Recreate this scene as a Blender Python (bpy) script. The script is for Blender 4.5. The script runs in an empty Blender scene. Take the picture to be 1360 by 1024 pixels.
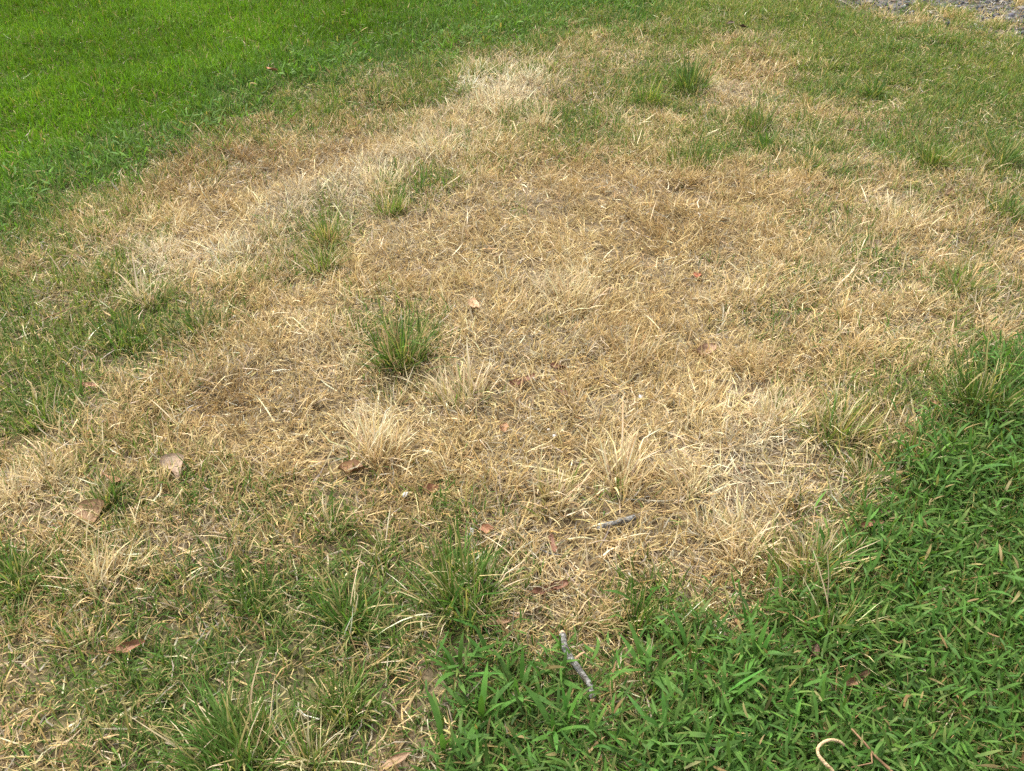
import bpy, math
import numpy as np

R = math.radians
rng = np.random.default_rng(20240611)
SC = bpy.context.scene
COL = SC.collection

# ------------------------------------------------------------------ camera
CAM_H, PITCH, FPX = 1.00, R(35.5), 1280.0          # lens height, tilt below horizontal, focal length in photo pixels
cd = bpy.data.cameras.new('camera')
cd.sensor_fit = 'HORIZONTAL'; cd.sensor_width = 36.0; cd.lens = 36.0 * FPX / 1360.0
cd.clip_start = 0.02; cd.clip_end = 2000.0
cam = bpy.data.objects.new('camera', cd); COL.objects.link(cam)
cam.location = (0, 0, CAM_H); cam.rotation_euler = (R(90) - PITCH, 0, 0)
SC.camera = cam

# ------------------------------------------------------------------ sky, sun, exposure
SUN_EL, SUN_AZ = 62.0, -35.0                        # azimuth clockwise from +Y
w = bpy.data.worlds.new('World'); SC.world = w; w.use_nodes = True
wn = w.node_tree
sky = wn.nodes.new('ShaderNodeTexSky'); sky.sky_type = 'NISHITA'; sky.sun_disc = False
sky.sun_elevation = R(SUN_EL); sky.sun_rotation = R(SUN_AZ)
sky.air_density = 1.0; sky.dust_density = 4.0; sky.ozone_density = 0.6
bg = wn.nodes['Background']; bg.inputs['Strength'].default_value = 0.14
veil = wn.nodes.new('ShaderNodeHueSaturation')           # thin high cloud: a paler sky all round
veil.inputs['Saturation'].default_value = 0.28
wn.links.new(sky.outputs[0], veil.inputs['Color']); wn.links.new(veil.outputs[0], bg.inputs['Color'])
sl = bpy.data.lights.new('sun', 'SUN'); sl.energy = 1.5; sl.angle = R(12); sl.color = (1.0, 0.95, 0.86)
so = bpy.data.objects.new('sun', sl); COL.objects.link(so)
so.rotation_euler = (R(90 - SUN_EL), 0, R(180 - SUN_AZ) )
# light travels along local -Z; aim it from the sun's azimuth
from mathutils import Vector
sd = Vector((math.sin(R(SUN_AZ)) * math.cos(R(SUN_EL)), math.cos(R(SUN_AZ)) * math.cos(R(SUN_EL)), math.sin(R(SUN_EL))))
so.rotation_euler = sd.to_track_quat('Z', 'Y').to_euler()
so.location = sd * 20
vs = SC.view_settings
vs.view_transform = 'Standard'; vs.look = 'None'; vs.gamma = 1.0; vs.use_curve_mapping = False
vs.exposure = 1.48
SC.render.engine = 'CYCLES'
SC.cycles.use_denoising = False
SC.cycles.max_bounces = 8; SC.cycles.diffuse_bounces = 4; SC.cycles.transmission_bounces = 4

# ------------------------------------------------------------------ maths helpers
def lattice(ix, iy, seed):
    n = (ix.astype(np.int64) * 374761393 + iy.astype(np.int64) * 668265263 + seed * 2147483647) & 0xffffffff
    n = ((n ^ (n >> 13)) * 1274126177) & 0xffffffff
    return ((n ^ (n >> 16)) & 0xffff) / 65535.0

def vnoise(x, y, scale, seed=0):
    x = np.asarray(x, float) * scale; y = np.asarray(y, float) * scale
    ix, iy = np.floor(x), np.floor(y); fx, fy = x - ix, y - iy
    fx = fx * fx * (3 - 2 * fx); fy = fy * fy * (3 - 2 * fy)
    a, b = lattice(ix, iy, seed), lattice(ix + 1, iy, seed)
    c, d = lattice(ix, iy + 1, seed), lattice(ix + 1, iy + 1, seed)
    return (a * (1 - fx) + b * fx) * (1 - fy) + (c * (1 - fx) + d * fx) * fy

def fbm(x, y, scale, seed=0, octv=3):
    s = 0; a = 1; t = 0
    for k in range(octv):
        s = s + a * vnoise(x, y, scale * 2 ** k, seed + 17 * k); t += a; a *= 0.5
    return s / t

def sstep(a, b, x):
    t = np.clip((x - a) / (b - a), 0, 1); return t * t * (3 - 2 * t)

S = CAM_H / 1.35
CP, SP = math.cos(PITCH), math.sin(PITCH)
def to_map(x, y):
    """ground point -> coordinates of the survey grid in which the lawn's patches were charted"""
    x = np.asarray(x, float); y = np.asarray(y, float)
    d = np.maximum(y * CP + CAM_H * SP, 0.2)
    return 680 + FPX * x / d, 512 - FPX * (y * SP - CAM_H * CP) / d

def depth(y): return y * CP + CAM_H * SP

def ground(x, y):
    z = (fbm(x, y, 1.3, 5, 2) - 0.5) * 0.050 + (fbm(x, y, 6.0, 9, 2) - 0.5) * 0.024
    return z

def spot(u, v, z=None, lift=0.0):
    """chart point -> place on the ground"""
    xc, yc = (u - 680) / FPX, (512 - v) / FPX
    dy, dz = CP + yc * SP, -SP + yc * CP
    zz = 0.0
    for _ in range(4):
        t = (zz + (lift if z is None else 0) - CAM_H) / dz
        X, Y = xc * t, dy * t
        zz = float(ground(np.array([X]), np.array([Y]))[0]) if z is None else z
    return X, Y, zz

# ------------------------------------------------------------------ survey of the ground
GREEN = """999999999999999888766666565433
999999999998754432342235666666
999999998544521123551124566666
999998643222111232322331124555
998743211111342222244335435455
853211111114311000011111212345
532110112511001100000112211112
433410123410000010001112221321
544455421111000000101122221332
555666311125300110001121111122
554432110013110100000011222364
564221000011111010010012333476
443221000000110000000012234589
234433321111110000011012235799
112334433332332112111011258999
322334444544332100111123479999
642234455655775310110134689999
433444466775775212642246789999
445566655553455323566788899999
456666555653688755788999999999
456566665653688755799999999999
344468875543688755899999999999
344468875543688755899999999999"""
GM = np.array([[int(c) for c in r] for r in GREEN.split('\n')], float) / 9.0
GM[0:5, 20:] = np.clip(GM[0:5, 20:] * 1.45, 0, 1)
GM[0:4, 8:20] = np.clip(GM[0:4, 8:20] * 1.25 + .06, 0, 1)
for r_, c_, k_ in ((3, 12, .4), (3, 13, .4), (2, 14, .4), (2, 15, .5), (4, 10, .4), (4, 11, .4), (5, 9, .3), (5, 8, .4), (6, 7, .3), (6, 6, .3), (7, 5, .3), (7, 4, .4), (4, 12, .6)): GM[r_, c_] *= k_
GM[2, 20:23] *= .5; GM[3, 23:26] *= .45
GM[0, 25:] *= .55; GM[1, 27:] *= .85
GM[3:12, 0:5] = np.clip(GM[3:12, 0:5] * 1.2 + .08, 0, 1)
GM[16:, 0:12] = np.clip(GM[16:, 0:12] * 1.28 + .05, 0, 1)
GM[14:16, 2:12] = np.clip(GM[14:16, 2:12] * 1.1, 0, 1)

def chart(u, v, M=GM):
    gx = np.clip(u / 46.0 - 0.5, 0, M.shape[1] - 1.001); gy = np.clip(v / 46.0 - 0.5, 0, M.shape[0] - 1.001)
    ix, iy = gx.astype(int), gy.astype(int); fx, fy = gx - ix, gy - iy
    return (M[iy, ix] * (1 - fx) + M[iy, ix + 1] * fx) * (1 - fy) + (M[iy + 1, ix] * (1 - fx) + M[iy + 1, ix + 1] * fx) * fy

LB = np.array([(-600, 560), (0, 288), (60, 252), (150, 214), (230, 192), (350, 138), (450, 102), (560, 64), (700, 30), (850, 4), (950, -30), (1100, -90)], float)
def lawn_mask(x, y, u, v):
    vb = np.interp(u, LB[:, 0], LB[:, 1])
    j = (fbm(x, y, 4.0, 31) - 0.5) * 50 + (fbm(x, y, 18.0, 32) - 0.5) * 60
    return sstep(-26, 22, vb - v + j)

RB = np.array([(560, 1240), (585, 1020), (600, 905), (660, 872), (760, 905), (830, 885), (960, 850), (1070, 832), (1110, 745), (1175, 660), (1250, 585), (1300, 555), (1400, 520), (1800, 430)], float)
def broad_mask(x, y, u, v):
    vb = np.interp(u, RB[:, 0], RB[:, 1], left=3000)
    j = (fbm(x, y, 7.0, 41, 3) - 0.5) * 190 + (fbm(x, y, 28.0, 42, 2) - .5) * 60
    m = sstep(-75, 85, v - vb + j)
    hole = np.exp(-(((u - 800) / 50) ** 2 + ((v - 930) / 95) ** 2) * 1.2)
    patch = np.exp(-(((u - 680) / 150) ** 2 + ((v - 950) / 120) ** 2) ** 2)
    return m * (1 - 0.8 * hole) * (1 - .5 * patch)

def gravel_mask(x, y, u, v):
    lim = 6 + (u - 1130) * 0.21
    m = sstep(-14, 10, lim - v) * sstep(1085, 1140, u)
    n = fbm(x, y, 3.2, 77, 2)
    return m * sstep(0.47, 0.57, n + (fbm(x, y, 11, 78, 2) - .5) * .8 + 0.12 * sstep(1200, 1320, u) + 0.13 * sstep(-5, -40, v))

# pale bleached / brown weathered patches (u, v, ru, rv, amount)
TONE = [(430, 268, 60, 22, .7), (320, 322, 60, 24, .6), (540, 218, 45, 20, .6), (612, 165, 40, 20, .6), (245, 350, 40, 22, .4), (150, 410, 60, 18, .3), (640, 130, 50, 26, .9), (560, 195, 60, 26, .9), (480, 240, 60, 25, .8), (380, 290, 80, 28, .6), (260, 350, 80, 28, .8), (190, 385, 20, 30, 1.), (700, 110, 60, 30, .5),
        (740, 370, 70, 40, .6), (820, 150, 30, 25, .4), (500, 570, 60, 40, .5), (1000, 560, 70, 50, .55), (980, 680, 80, 60, .5), (1190, 285, 60, 25, .6),
        (830, 560, 60, 50, .4), (1240, 440, 80, 40, .3), (60, 670, 80, 40, .45), (150, 720, 50, 40, .3), (960, 115, 60, 14, .5), (1050, 190, 50, 12, .4),
        (1120, 380, 120, 40, .2), (400, 480, 120, 50, .2), (930, 600, 60, 40, .4),
        (330, 215, 150, 35, -.6), (470, 195, 80, 30, -.6), (330, 545, 70, 30, -.5), (900, 320, 120, 60, -.15), (640, 300, 120, 50, -.12), (750, 520, 110, 50, -.25),
        (700, 660, 160, 60, -.3), (600, 660, 90, 40, -.25), (740, 205, 60, 25, -.3), (60, 300, 80, 40, -.5), (480, 640, 60, 50, -.25), (880, 470, 60, 40, -.2),
        (80, 830, 120, 60, -.3), (520, 930, 60, 60, -.3), (1300, 320, 90, 40, -.3), (970, 250, 120, 25, -.25)]
def tone(u, v):
    t = np.zeros_like(u)
    for a, b, ru, rv, k in TONE:
        t += k * np.exp(-((u - a) / ru) ** 2 - ((v - b) / rv) ** 2)
    return t

# ------------------------------------------------------------------ mesh helpers
def tri_mesh(name, V, T, C=None, smooth=True):
    me = bpy.data.meshes.new(name)
    nV, nT = len(V), len(T)
    me.vertices.add(nV); me.vertices.foreach_set('co', np.ascontiguousarray(V, np.float32).ravel())
    me.loops.add(nT * 3); me.loops.foreach_set('vertex_index', np.ascontiguousarray(T, np.int32).ravel())
    me.polygons.add(nT)
    me.polygons.foreach_set('loop_start', np.arange(0, nT * 3, 3, dtype=np.int32))
    me.polygons.foreach_set('use_smooth', np.full(nT, smooth))
    if C is not None:
        at = me.attributes.new('tint', 'FLOAT_COLOR', 'POINT')
        c4 = np.ones((nV, 4), np.float32); c4[:, :3] = C
        at.data.foreach_set('color', c4.ravel())
    me.update(calc_edges=True)
    return me

def link(name, me, mat=None, parent=None, loc=None):
    o = bpy.data.objects.new(name, me); COL.objects.link(o)
    if mat is not None and me is not None: me.materials.append(mat)
    if parent is not None: o.parent = parent
    if loc is not None: o.location = loc
    return o

def tag(o, label=None, cat=None, group=None, kind=None):
    if label: o['label'] = label
    if cat: o['category'] = cat
    if group: o['group'] = group
    if kind: o['kind'] = kind
    return o

def ribbons(base, az, lean, curl, azc, L, W, nseg, c0, c1, roll=None, follow=True, prof='blade', kink=None, lift=0.003, floor=None):
    """N curved grass blades -> vertices, triangles, colours (N,3 base; everything else N)"""
    N = len(base)
    P = np.array(base, float)
    rows = []
    cols = []
    roll = np.zeros(N) if roll is None else roll
    for k in range(nseg + 1):
        s = k / nseg
        th = lean + curl * s
        a = az + azc * s
        if kink is not None:
            th = th + np.where(s > kink[0], kink[1], 0); a = a + np.where(s > kink[0], kink[2], 0)
        d = np.stack([np.sin(th) * np.cos(a), np.sin(th) * np.sin(a), np.cos(th)], 1)
        side = np.stack([-np.sin(a), np.cos(a), np.zeros(N)], 1)
        up = np.cross(d, side)
        sv = side * np.cos(roll)[:, None] + up * np.sin(roll)[:, None]
        if prof == 'blade': wd = (0.75 + 0.5 * s) * (1 - s ** 2.2) if k < nseg else 0
        elif prof == 'leaf': wd = (0.45 + 1.9 * s) * (1 - s ** 1.3) * 1.1
        else: wd = 1 - 0.35 * s
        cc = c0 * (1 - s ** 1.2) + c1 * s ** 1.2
        if k < nseg:
            rows.append(P - sv * (W * wd * 0.5)[:, None]); rows.append(P + sv * (W * wd * 0.5)[:, None])
            cols += [cc, cc]
        else:
            rows.append(P.copy()); cols.append(cc)
        P = P + d * (L / nseg)[:, None]
        if follow:
            g = ground(P[:, 0], P[:, 1]) if floor is None else floor
            P[:, 2] = np.maximum(P[:, 2], g + lift)
    V = np.stack(rows, 1); C = np.stack(cols, 1)
    nv = 2 * nseg + 1
    t = []
    for k in range(nseg - 1):
        a, b, c, d2 = 2 * k, 2 * k + 1, 2 * k + 2, 2 * k + 3
        t += [(a, b, d2), (a, d2, c)]
    t.append((2 * nseg - 2, 2 * nseg - 1, 2 * nseg))
    t = np.array(t)
    T = (np.arange(N) * nv)[:, None, None] + t[None]
    return V.reshape(-1, 3), T.reshape(-1, 3), C.reshape(-1, 3)

def join(parts):
    Vs, Ts, Cs, o = [], [], [], 0
    for V, T, C in parts:
        if len(V) == 0: continue
        Vs.append(V); Ts.append(T + o); Cs.append(C); o += len(V)
    return np.concatenate(Vs), np.concatenate(Ts), np.concatenate(Cs)

def vary(c, n, dv=0.18, dh=0.06):
    c = np.asarray(c, float)
    if c.ndim == 1: c = np.repeat(c[None], n, 0)
    return np.clip(c * np.exp(rng.normal(0, dv, (n, 1))) * np.exp(rng.normal(0, dh, (n, 3))), 0.004, 0.85)

def mixc(a, b, t):
    t = np.asarray(t)[:, None]; return np.asarray(a) * (1 - t) + np.asarray(b) * t

# ------------------------------------------------------------------ materials
def nodes_mat(name):
    m = bpy.data.materials.new(name); m.use_nodes = True
    nt = m.node_tree; return m, nt, nt.nodes['Principled BSDF'], nt.nodes['Material Output']

def grass_mat(name, trans=0.3, rough=0.55, spec=0.3, warm=(1, 1, 1), nscale=90):
    m, nt, p, out = nodes_mat(name)
    at = nt.nodes.new('ShaderNodeAttribute'); at.attribute_name = 'tint'
    tc = nt.nodes.new('ShaderNodeTexCoord')
    no = nt.nodes.new('ShaderNodeTexNoise'); no.inputs['Scale'].default_value = nscale; no.inputs['Detail'].default_value = 3
    nt.links.new(tc.outputs['Object'], no.inputs['Vector'])
    mr = nt.nodes.new('ShaderNodeMapRange'); mr.inputs['From Min'].default_value = .3; mr.inputs['From Max'].default_value = .7
    mr.inputs['To Min'].default_value = .78; mr.inputs['To Max'].default_value = 1.18
    nt.links.new(no.outputs['Fac'], mr.inputs['Value'])
    mu = nt.nodes.new('ShaderNodeVectorMath'); mu.operation = 'SCALE'
    nt.links.new(at.outputs['Color'], mu.inputs[0]); nt.links.new(mr.outputs['Result'], mu.inputs['Scale'])
    nt.links.new(mu.outputs[0], p.inputs['Base Color'])
    p.inputs['Roughness'].default_value = rough; p.inputs['Specular IOR Level'].default_value = spec
    tr = nt.nodes.new('ShaderNodeBsdfTranslucent')
    wv = nt.nodes.new('ShaderNodeVectorMath'); wv.operation = 'MULTIPLY'; wv.inputs[1].default_value = warm
    nt.links.new(mu.outputs[0], wv.inputs[0]); nt.links.new(wv.outputs[0], tr.inputs['Color'])
    mx = nt.nodes.new('ShaderNodeMixShader'); mx.inputs[0].default_value = trans
    nt.links.new(p.outputs[0], mx.inputs[1]); nt.links.new(tr.outputs[0], mx.inputs[2])
    nt.links.new(mx.outputs[0], out.inputs['Surface'])
    return m

M_DRY = grass_mat('dry_straw', 0.22, 0.65, 0.13)
M_GRN = grass_mat('green_blade', 0.34, 0.6, 0.12, (1.25, 1.3, 0.6))
M_BRD = grass_mat('broad_green_blade', 0.34, 0.55, 0.14, (1.2, 1.3, 0.6), 60)

def noise_mat(name, stops, scale=40, detail=6, rough=0.85, bump=0.4, bump_scale=200, spec=0.25, stretch=None, attr=False):
    m, nt, p, out = nodes_mat(name)
    tc = nt.nodes.new('ShaderNodeTexCoord')
    src = tc.outputs['Object']
    if stretch:
        mp = nt.nodes.new('ShaderNodeMapping'); mp.inputs['Scale'].default_value = stretch
        nt.links.new(src, mp.inputs['Vector']); src = mp.outputs[0]
    n1 = nt.nodes.new('ShaderNodeTexNoise'); n1.inputs['Scale'].default_value = scale; n1.inputs['Detail'].default_value = detail
    nt.links.new(src, n1.inputs['Vector'])
    cr = nt.nodes.new('ShaderNodeValToRGB')
    el = cr.color_ramp.elements
    while len(el) < len(stops): el.new(0.5)
    for e, (pos, c) in zip(el, stops): e.position = pos; e.color = (*c, 1)
    nt.links.new(n1.outputs['Fac'], cr.inputs['Fac'])
    colr = cr.outputs['Color']
    if attr:
        at = nt.nodes.new('ShaderNodeAttribute'); at.attribute_name = 'tint'
        mm = nt.nodes.new('ShaderNodeMix'); mm.data_type = 'RGBA'; mm.blend_type = 'MULTIPLY'; mm.inputs[0].default_value = 1
        nt.links.new(colr, mm.inputs[6]); nt.links.new(at.outputs['Color'], mm.inputs[7]); colr = mm.outputs[2]
    nt.links.new(colr, p.inputs['Base Color'])
    p.inputs['Roughness'].default_value = rough; p.inputs['Specular IOR Level'].default_value = spec
    n2 = nt.nodes.new('ShaderNodeTexNoise'); n2.inputs['Scale'].default_value = bump_scale; n2.inputs['Detail'].default_value = 5
    nt.links.new(src, n2.inputs['Vector'])
    bp = nt.nodes.new('ShaderNodeBump'); bp.inputs['Strength'].default_value = bump; bp.inputs['Distance'].default_value = 0.004
    nt.links.new(n2.outputs['Fac'], bp.inputs['Height']); nt.links.new(bp.outputs[0], p.inputs['Normal'])
    return m

M_SOIL = noise_mat('soil_and_thatch', [(.3, (.55, .55, .55)), (.5, (.95, .95, .95)), (.7, (1.4, 1.35, 1.3))], 45, 8, .95, .8, 160, .1, attr=True)

# ------------------------------------------------------------------ the ground, one sheet to the horizon
xs = np.concatenate([-np.geomspace(900, 4.3, 16), np.linspace(-3.4, 3.4, 150), np.geomspace(3.6, 900, 16)])
ys = np.concatenate([-np.geomspace(900, 0.5, 14), np.linspace(-0.3, 6.0, 140), np.geomspace(6.3, 900, 18)])
GX, GY = np.meshgrid(xs, ys)
gx, gy = GX.ravel(), GY.ravel()
gz = ground(gx, gy)
nx = len(xs)
idx = np.arange(len(gx)).reshape(GX.shape)
a, b, c, d = idx[:-1, :-1].ravel(), idx[:-1, 1:].ravel(), idx[1:, 1:].ravel(), idx[1:, :-1].ravel()
GT = np.concatenate([np.stack([a, b, c], 1), np.stack([a, c, d], 1)])
gu, gv = to_map(gx, gy)
gv = np.where(gy < -0.6, 1000, gv)
gg = chart(gu, gv)
soil = np.array((.155, .118, .072)); thatch_g = np.array((.075, .085, .032)); gravel_c = np.array((.10, .095, .09))
gcol = mixc(np.repeat(soil[None], len(gx), 0), thatch_g, sstep(.55, 1.0, gg))
gr = gravel_mask(gx, gy, gu, gv) * (gy < 12)
gcol = mixc(gcol, gravel_c, gr)
gcol *= (0.8 + 0.4 * fbm(gx, gy, 9, 3))[:, None]
ground_o = link('ground', tri_mesh('ground', np.stack([gx, gy, gz], 1), GT, gcol), M_SOIL)
tag(ground_o, 'bare greyish brown soil and thatch under the grass', kind='structure')

# ------------------------------------------------------------------ scattering
X0, X1, Y0, Y1 = -4.4 * S, 4.4 * S, 0.42 * S, 7.6 * S
def scatter(per_m2, dens_fn=None, far_keep=0.75):
    """random ground points, dense in and just round the view, thinner beyond"""
    n = int(per_m2 * (X1 - X0) * (Y1 - Y0))
    x = rng.uniform(X0, X1, n); y = rng.uniform(Y0, Y1, n)
    u, v = to_map(x, y)
    hw = 0.532 * depth(y)
    edge = np.maximum(np.abs(x) - hw, 0); top = np.maximum(y - 5.55 * S, 0); bot = np.maximum(0.86 * S - y, 0)
    p = np.exp(-(edge / 0.3) ** 2) * np.exp(-(top / 0.5) ** 2) * np.exp(-(bot / 0.15) ** 2)
    p = np.where((edge < 0.22) & (top < 0.3) & (bot < .1), 1, p)
    p = p * (1 - (1 - far_keep) * sstep(2.5 * S, 5.5 * S, y))
    k = rng.random(n) < p
    x, y, u, v = x[k], y[k], u[k], v[k]
    if dens_fn is not None:
        k = rng.random(len(x)) < dens_fn(x, y, u, v)
        x, y, u, v = x[k], y[k], u[k], v[k]
    return x, y, u, v

def greenness(x, y, u, v, soft=0.34):
    g = chart(u + (fbm(x, y, 7, 61) - .5) * 50, v + (fbm(x, y, 7, 62) - .5) * 40)
    n = (fbm(x, y, 9, 63, 3) - 0.5)
    g = np.clip((g - .07) * 1.22, 0, 1)
    return np.clip(g + n * soft * 2 * (1 - np.abs(2 * g - 1)), 0, 1)

PALE = np.array((.73, .615, .400)); STRAW = np.array((.535, .410, .192)); BROWN = np.array((.33, .222, .098)); GREYB = np.array((.36, .315, .23)); GOLD = np.array((.50, .335, .115))

def dry_colour(x, y, u, v, n):
    t = tone(u, v) * (.45 + 1.3 * sstep(.3, .65, fbm(x, y, 7, 72, 2))) + (fbm(x, y, 5, 71, 3) - .5) * 1.0 - .06 + rng.normal(0, 0.28, n)
    c = np.where((t > 0)[:, None], mixc(np.repeat(STRAW[None], n, 0), PALE, np.clip(t, 0, 1)), mixc(np.repeat(STRAW[None], n, 0), BROWN, np.clip(-t * 1.1, 0, 1)))
    r = rng.random(n)
    c = np.where((r < 0.06 + .30 * sstep(.52, .72, fbm(x, y, 4.2, 73, 3)))[:, None], mixc(c, GREYB, np.full(n, .8)), c)
    c = np.where((r > 0.86)[:, None], mixc(c, GOLD, np.full(n, .7)), c)
    return vary(c, n, 0.13, 0.03)

def splitseg(y, near, far, lim=1.9): return [(y < lim, near), (y >= lim, far)]

def build(x, y, kw, near, far, lim=1.9):
    out = []
    for k, ns in splitseg(y, near, far, lim):
        if k.sum() == 0: continue
        kk = {q: (tuple(e[k] for e in r) if isinstance(r, tuple) else r[k]) if not isinstance(r, (str, bool, float)) else r for q, r in kw.items()}
        out.append(ribbons(nseg=ns, **kk))
    return out

def base_pts(x, y, dz=-0.002): return np.stack([x, y, ground(x, y) + dz], 1)
PI2 = 2 * math.pi
tri_total = 0
def stuff(name, parts, mat, label, cat):
    global tri_total
    V, T, C = join(parts); tri_total += len(T)
    o = link(name, tri_mesh(name, V, T, C), mat)
    return tag(o, label, cat, kind='stuff')

# litter: short broken straw and brown fragments lying flat
x, y, u, v = scatter(6500, lambda x, y, u, v: (1 - 0.6 * lawn_mask(x, y, u, v)) * (1 - .8 * gravel_mask(x, y, u, v)) * (1 - .3 * greenness(x, y, u, v)), .7)
n = len(x); r = rng.random(n)
c = np.where((r < .35)[:, None], BROWN * .8, np.where((r < .6)[:, None], GREYB * .9, np.where((r < .9)[:, None], STRAW * .85, PALE * .9)))
c = vary(c, n, .25, .05)
stuff('straw_litter', [ribbons(base_pts(x, y, .003) + np.stack([np.zeros(n), np.zeros(n), rng.uniform(0, .008, n)], 1), rng.uniform(0, PI2, n), R(78) + rng.normal(0, .18, n), rng.normal(0, .3, n), rng.normal(0, .8, n),
      rng.uniform(.014, .045, n), rng.uniform(.0012, .0032, n), 2, c, c * .95, roll=rng.normal(0, .5, n))], M_DRY, 'short broken straw littering the soil between the grass', 'litter')

# dry grass: curly threads
BARE = [(985, 120, 55, 14), (985, 120, 40, 10), (1140, 178, 70, 18), (1150, 178, 40, 12), (640, 520, 40, 14), (770, 680, 40, 14), (1120, 590, 40, 14), (700, 285, 40, 12), (80, 690, 40, 12), (1230, 440, 50, 10)]
def bare(u, v):
    b = 0
    for a_, b_, ru, rv in BARE: b = b + np.exp(-((u - a_) / ru) ** 2 - ((v - b_) / rv) ** 2)
    return np.clip(b, 0, 1)
def dry_density(x, y, u, v):
    return (1 - .72 * bare(u, v)) * np.clip(1.05 - greenness(x, y, u, v), 0, 1) ** 1.35 * (1 - .95 * lawn_mask(x, y, u, v)) * (1 - .9 * gravel_mask(x, y, u, v)) * (0.45 + 0.75 * sstep(.25, .6, fbm(x, y, 11, 81, 2)))
x, y, u, v = scatter(38000, dry_density, .72)
n = len(x)
flow = fbm(x, y, 3.0, 91, 2) * 4 * math.pi
az = np.where(rng.random(n) < .45, flow + rng.normal(0, .6, n), rng.uniform(0, PI2, n))
c = dry_colour(x, y, u, v, n)
kw = dict(base=base_pts(x, y), az=az, lean=R(54) + rng.normal(0, .42, n), curl=R(36) + rng.normal(0, .6, n), azc=rng.normal(0, 1.1, n),
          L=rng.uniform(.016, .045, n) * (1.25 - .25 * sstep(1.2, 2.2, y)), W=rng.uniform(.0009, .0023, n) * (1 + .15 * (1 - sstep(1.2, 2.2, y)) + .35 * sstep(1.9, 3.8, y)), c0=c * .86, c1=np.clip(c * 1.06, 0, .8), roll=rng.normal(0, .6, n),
          kink=(rng.uniform(.3, .8, n), rng.normal(0, .5, n), rng.normal(0, .7, n)))
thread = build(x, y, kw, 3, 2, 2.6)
# dry grass growing in small clumps
cx, cy, cu, cv = scatter(560, dry_density, .9)
m = rng.integers(14, 42, len(cx)); ci = np.repeat(np.arange(len(cx)), m); n = len(ci)
rad = np.abs(rng.normal(0, .013, n)); a0 = rng.uniform(0, PI2, n)
x = cx[ci] + rad * np.cos(a0); y = cy[ci] + rad * np.sin(a0); u, v = to_map(x, y)
hs = rng.uniform(.6, 1.25, len(cx))[ci] * (1 + .5 * np.clip(tone(u, v), 0, 1)); shade = np.exp(rng.normal(0, .16, len(cx)))[ci]
cl = rng.uniform(0, PI2, len(cx))[ci]; cb = rng.uniform(0, .5, len(cx))[ci]
az = a0 + rng.normal(0, .5, n)
c = np.clip(dry_colour(x, y, u, v, n) * shade[:, None], 0, .75)
kw = dict(base=base_pts(x, y), az=np.where(rng.random(n) < cb, cl + rng.normal(0, .5, n), az), lean=R(24) + np.abs(rng.normal(0, .42, n)), curl=R(22) + rng.normal(0, .45, n), azc=rng.normal(0, .4, n),
          L=rng.uniform(.022, .056, n) * hs, W=rng.uniform(.0011, .0024, n) * (1 + .35 * sstep(1.9, 3.8, y)), c0=c * .82, c1=np.clip(c * 1.08, 0, .8), roll=rng.normal(0, .6, n),
          kink=(rng.uniform(.3, .9, n), np.where(rng.random(n) < .3, rng.normal(.4, .5, n), 0), rng.normal(0, .3, n)))
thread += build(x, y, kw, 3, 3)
# long pale stalks lying and leaning
x, y, u, v = scatter(1700, lambda x, y, u, v: dry_density(x, y, u, v) ** 1.6, .9)
n = len(x); t = tone(u, v)
c = vary(mixc(np.repeat(STRAW[None] * 1.05, n, 0), PALE * 1.08, np.clip(.45 + t * .6 + rng.normal(0, .3, n), 0, 1)), n, .1, .03)
kw = dict(base=base_pts(x, y, .001), az=rng.uniform(0, PI2, n), lean=R(58) + rng.normal(0, .4, n), curl=R(15) + rng.normal(0, .3, n), azc=rng.normal(0, .25, n),
          L=rng.uniform(.025, .075, n), W=rng.uniform(.0013, .0030, n), c0=c, c1=np.clip(c * 1.05, 0, .8), roll=rng.normal(0, .5, n),
          kink=(rng.uniform(.3, .8, n), np.where(rng.random(n) < .35, rng.normal(.3, .5, n), 0), np.where(rng.random(n) < .35, rng.normal(0, .8, n), 0)))
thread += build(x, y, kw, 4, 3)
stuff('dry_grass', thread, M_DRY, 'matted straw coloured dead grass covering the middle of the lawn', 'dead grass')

# fine green grass mixed through the dry
BLUEG = np.array((.084, .158, .036)); OLIVE = np.array((.140, .196, .042)); LIME = np.array((.108, .212, .014)); DEEP = np.array((.056, .126, .024)); YELL = np.array((.24, .225, .085))
def green_density(x, y, u, v):
    return (.7 + .6 * sstep(.3, .65, fbm(x, y, 13, 57, 2))) * np.clip(greenness(x, y, u, v) - .03, 0, 1) ** .7 * (1 - lawn_mask(x, y, u, v)) * (1 - .6 * broad_mask(x, y, u, v)) * (1 - .93 * gravel_mask(x, y, u, v))
x, y, u, v = scatter(36000, green_density, .85)
n = len(x); r = rng.random(n)
far_y = sstep(250, 60, v) * sstep(850, 1000, u)
c = mixc(np.repeat(BLUEG[None], n, 0), OLIVE, np.clip(.30 + .22 * far_y + (fbm(x, y, 5, 55) - .5) * 1.5 + rng.normal(0, .25, n), 0, 1))
c = np.where((r < .08)[:, None], YELL, c)
c = vary(c, n, .2, .05)
dryt = rng.random(n) < .25
c1 = np.where(dryt[:, None], STRAW * .8, c * 1.1)
kw = dict(base=base_pts(x, y), az=rng.uniform(0, PI2, n), lean=R(32) + rng.normal(0, .35, n), curl=R(38) + rng.normal(0, .45, n), azc=rng.normal(0, .5, n),
          L=rng.uniform(.018, .048, n) * (.6 + .8 * fbm(x, y, 13, 57, 2)), W=rng.uniform(.0014, .0029, n) * (1 + .25 * sstep(1.9, 3.8, y)), c0=c * .9, c1=c1, roll=rng.normal(0, .5, n))
fine = build(x, y, kw, 4, 3)
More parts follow.
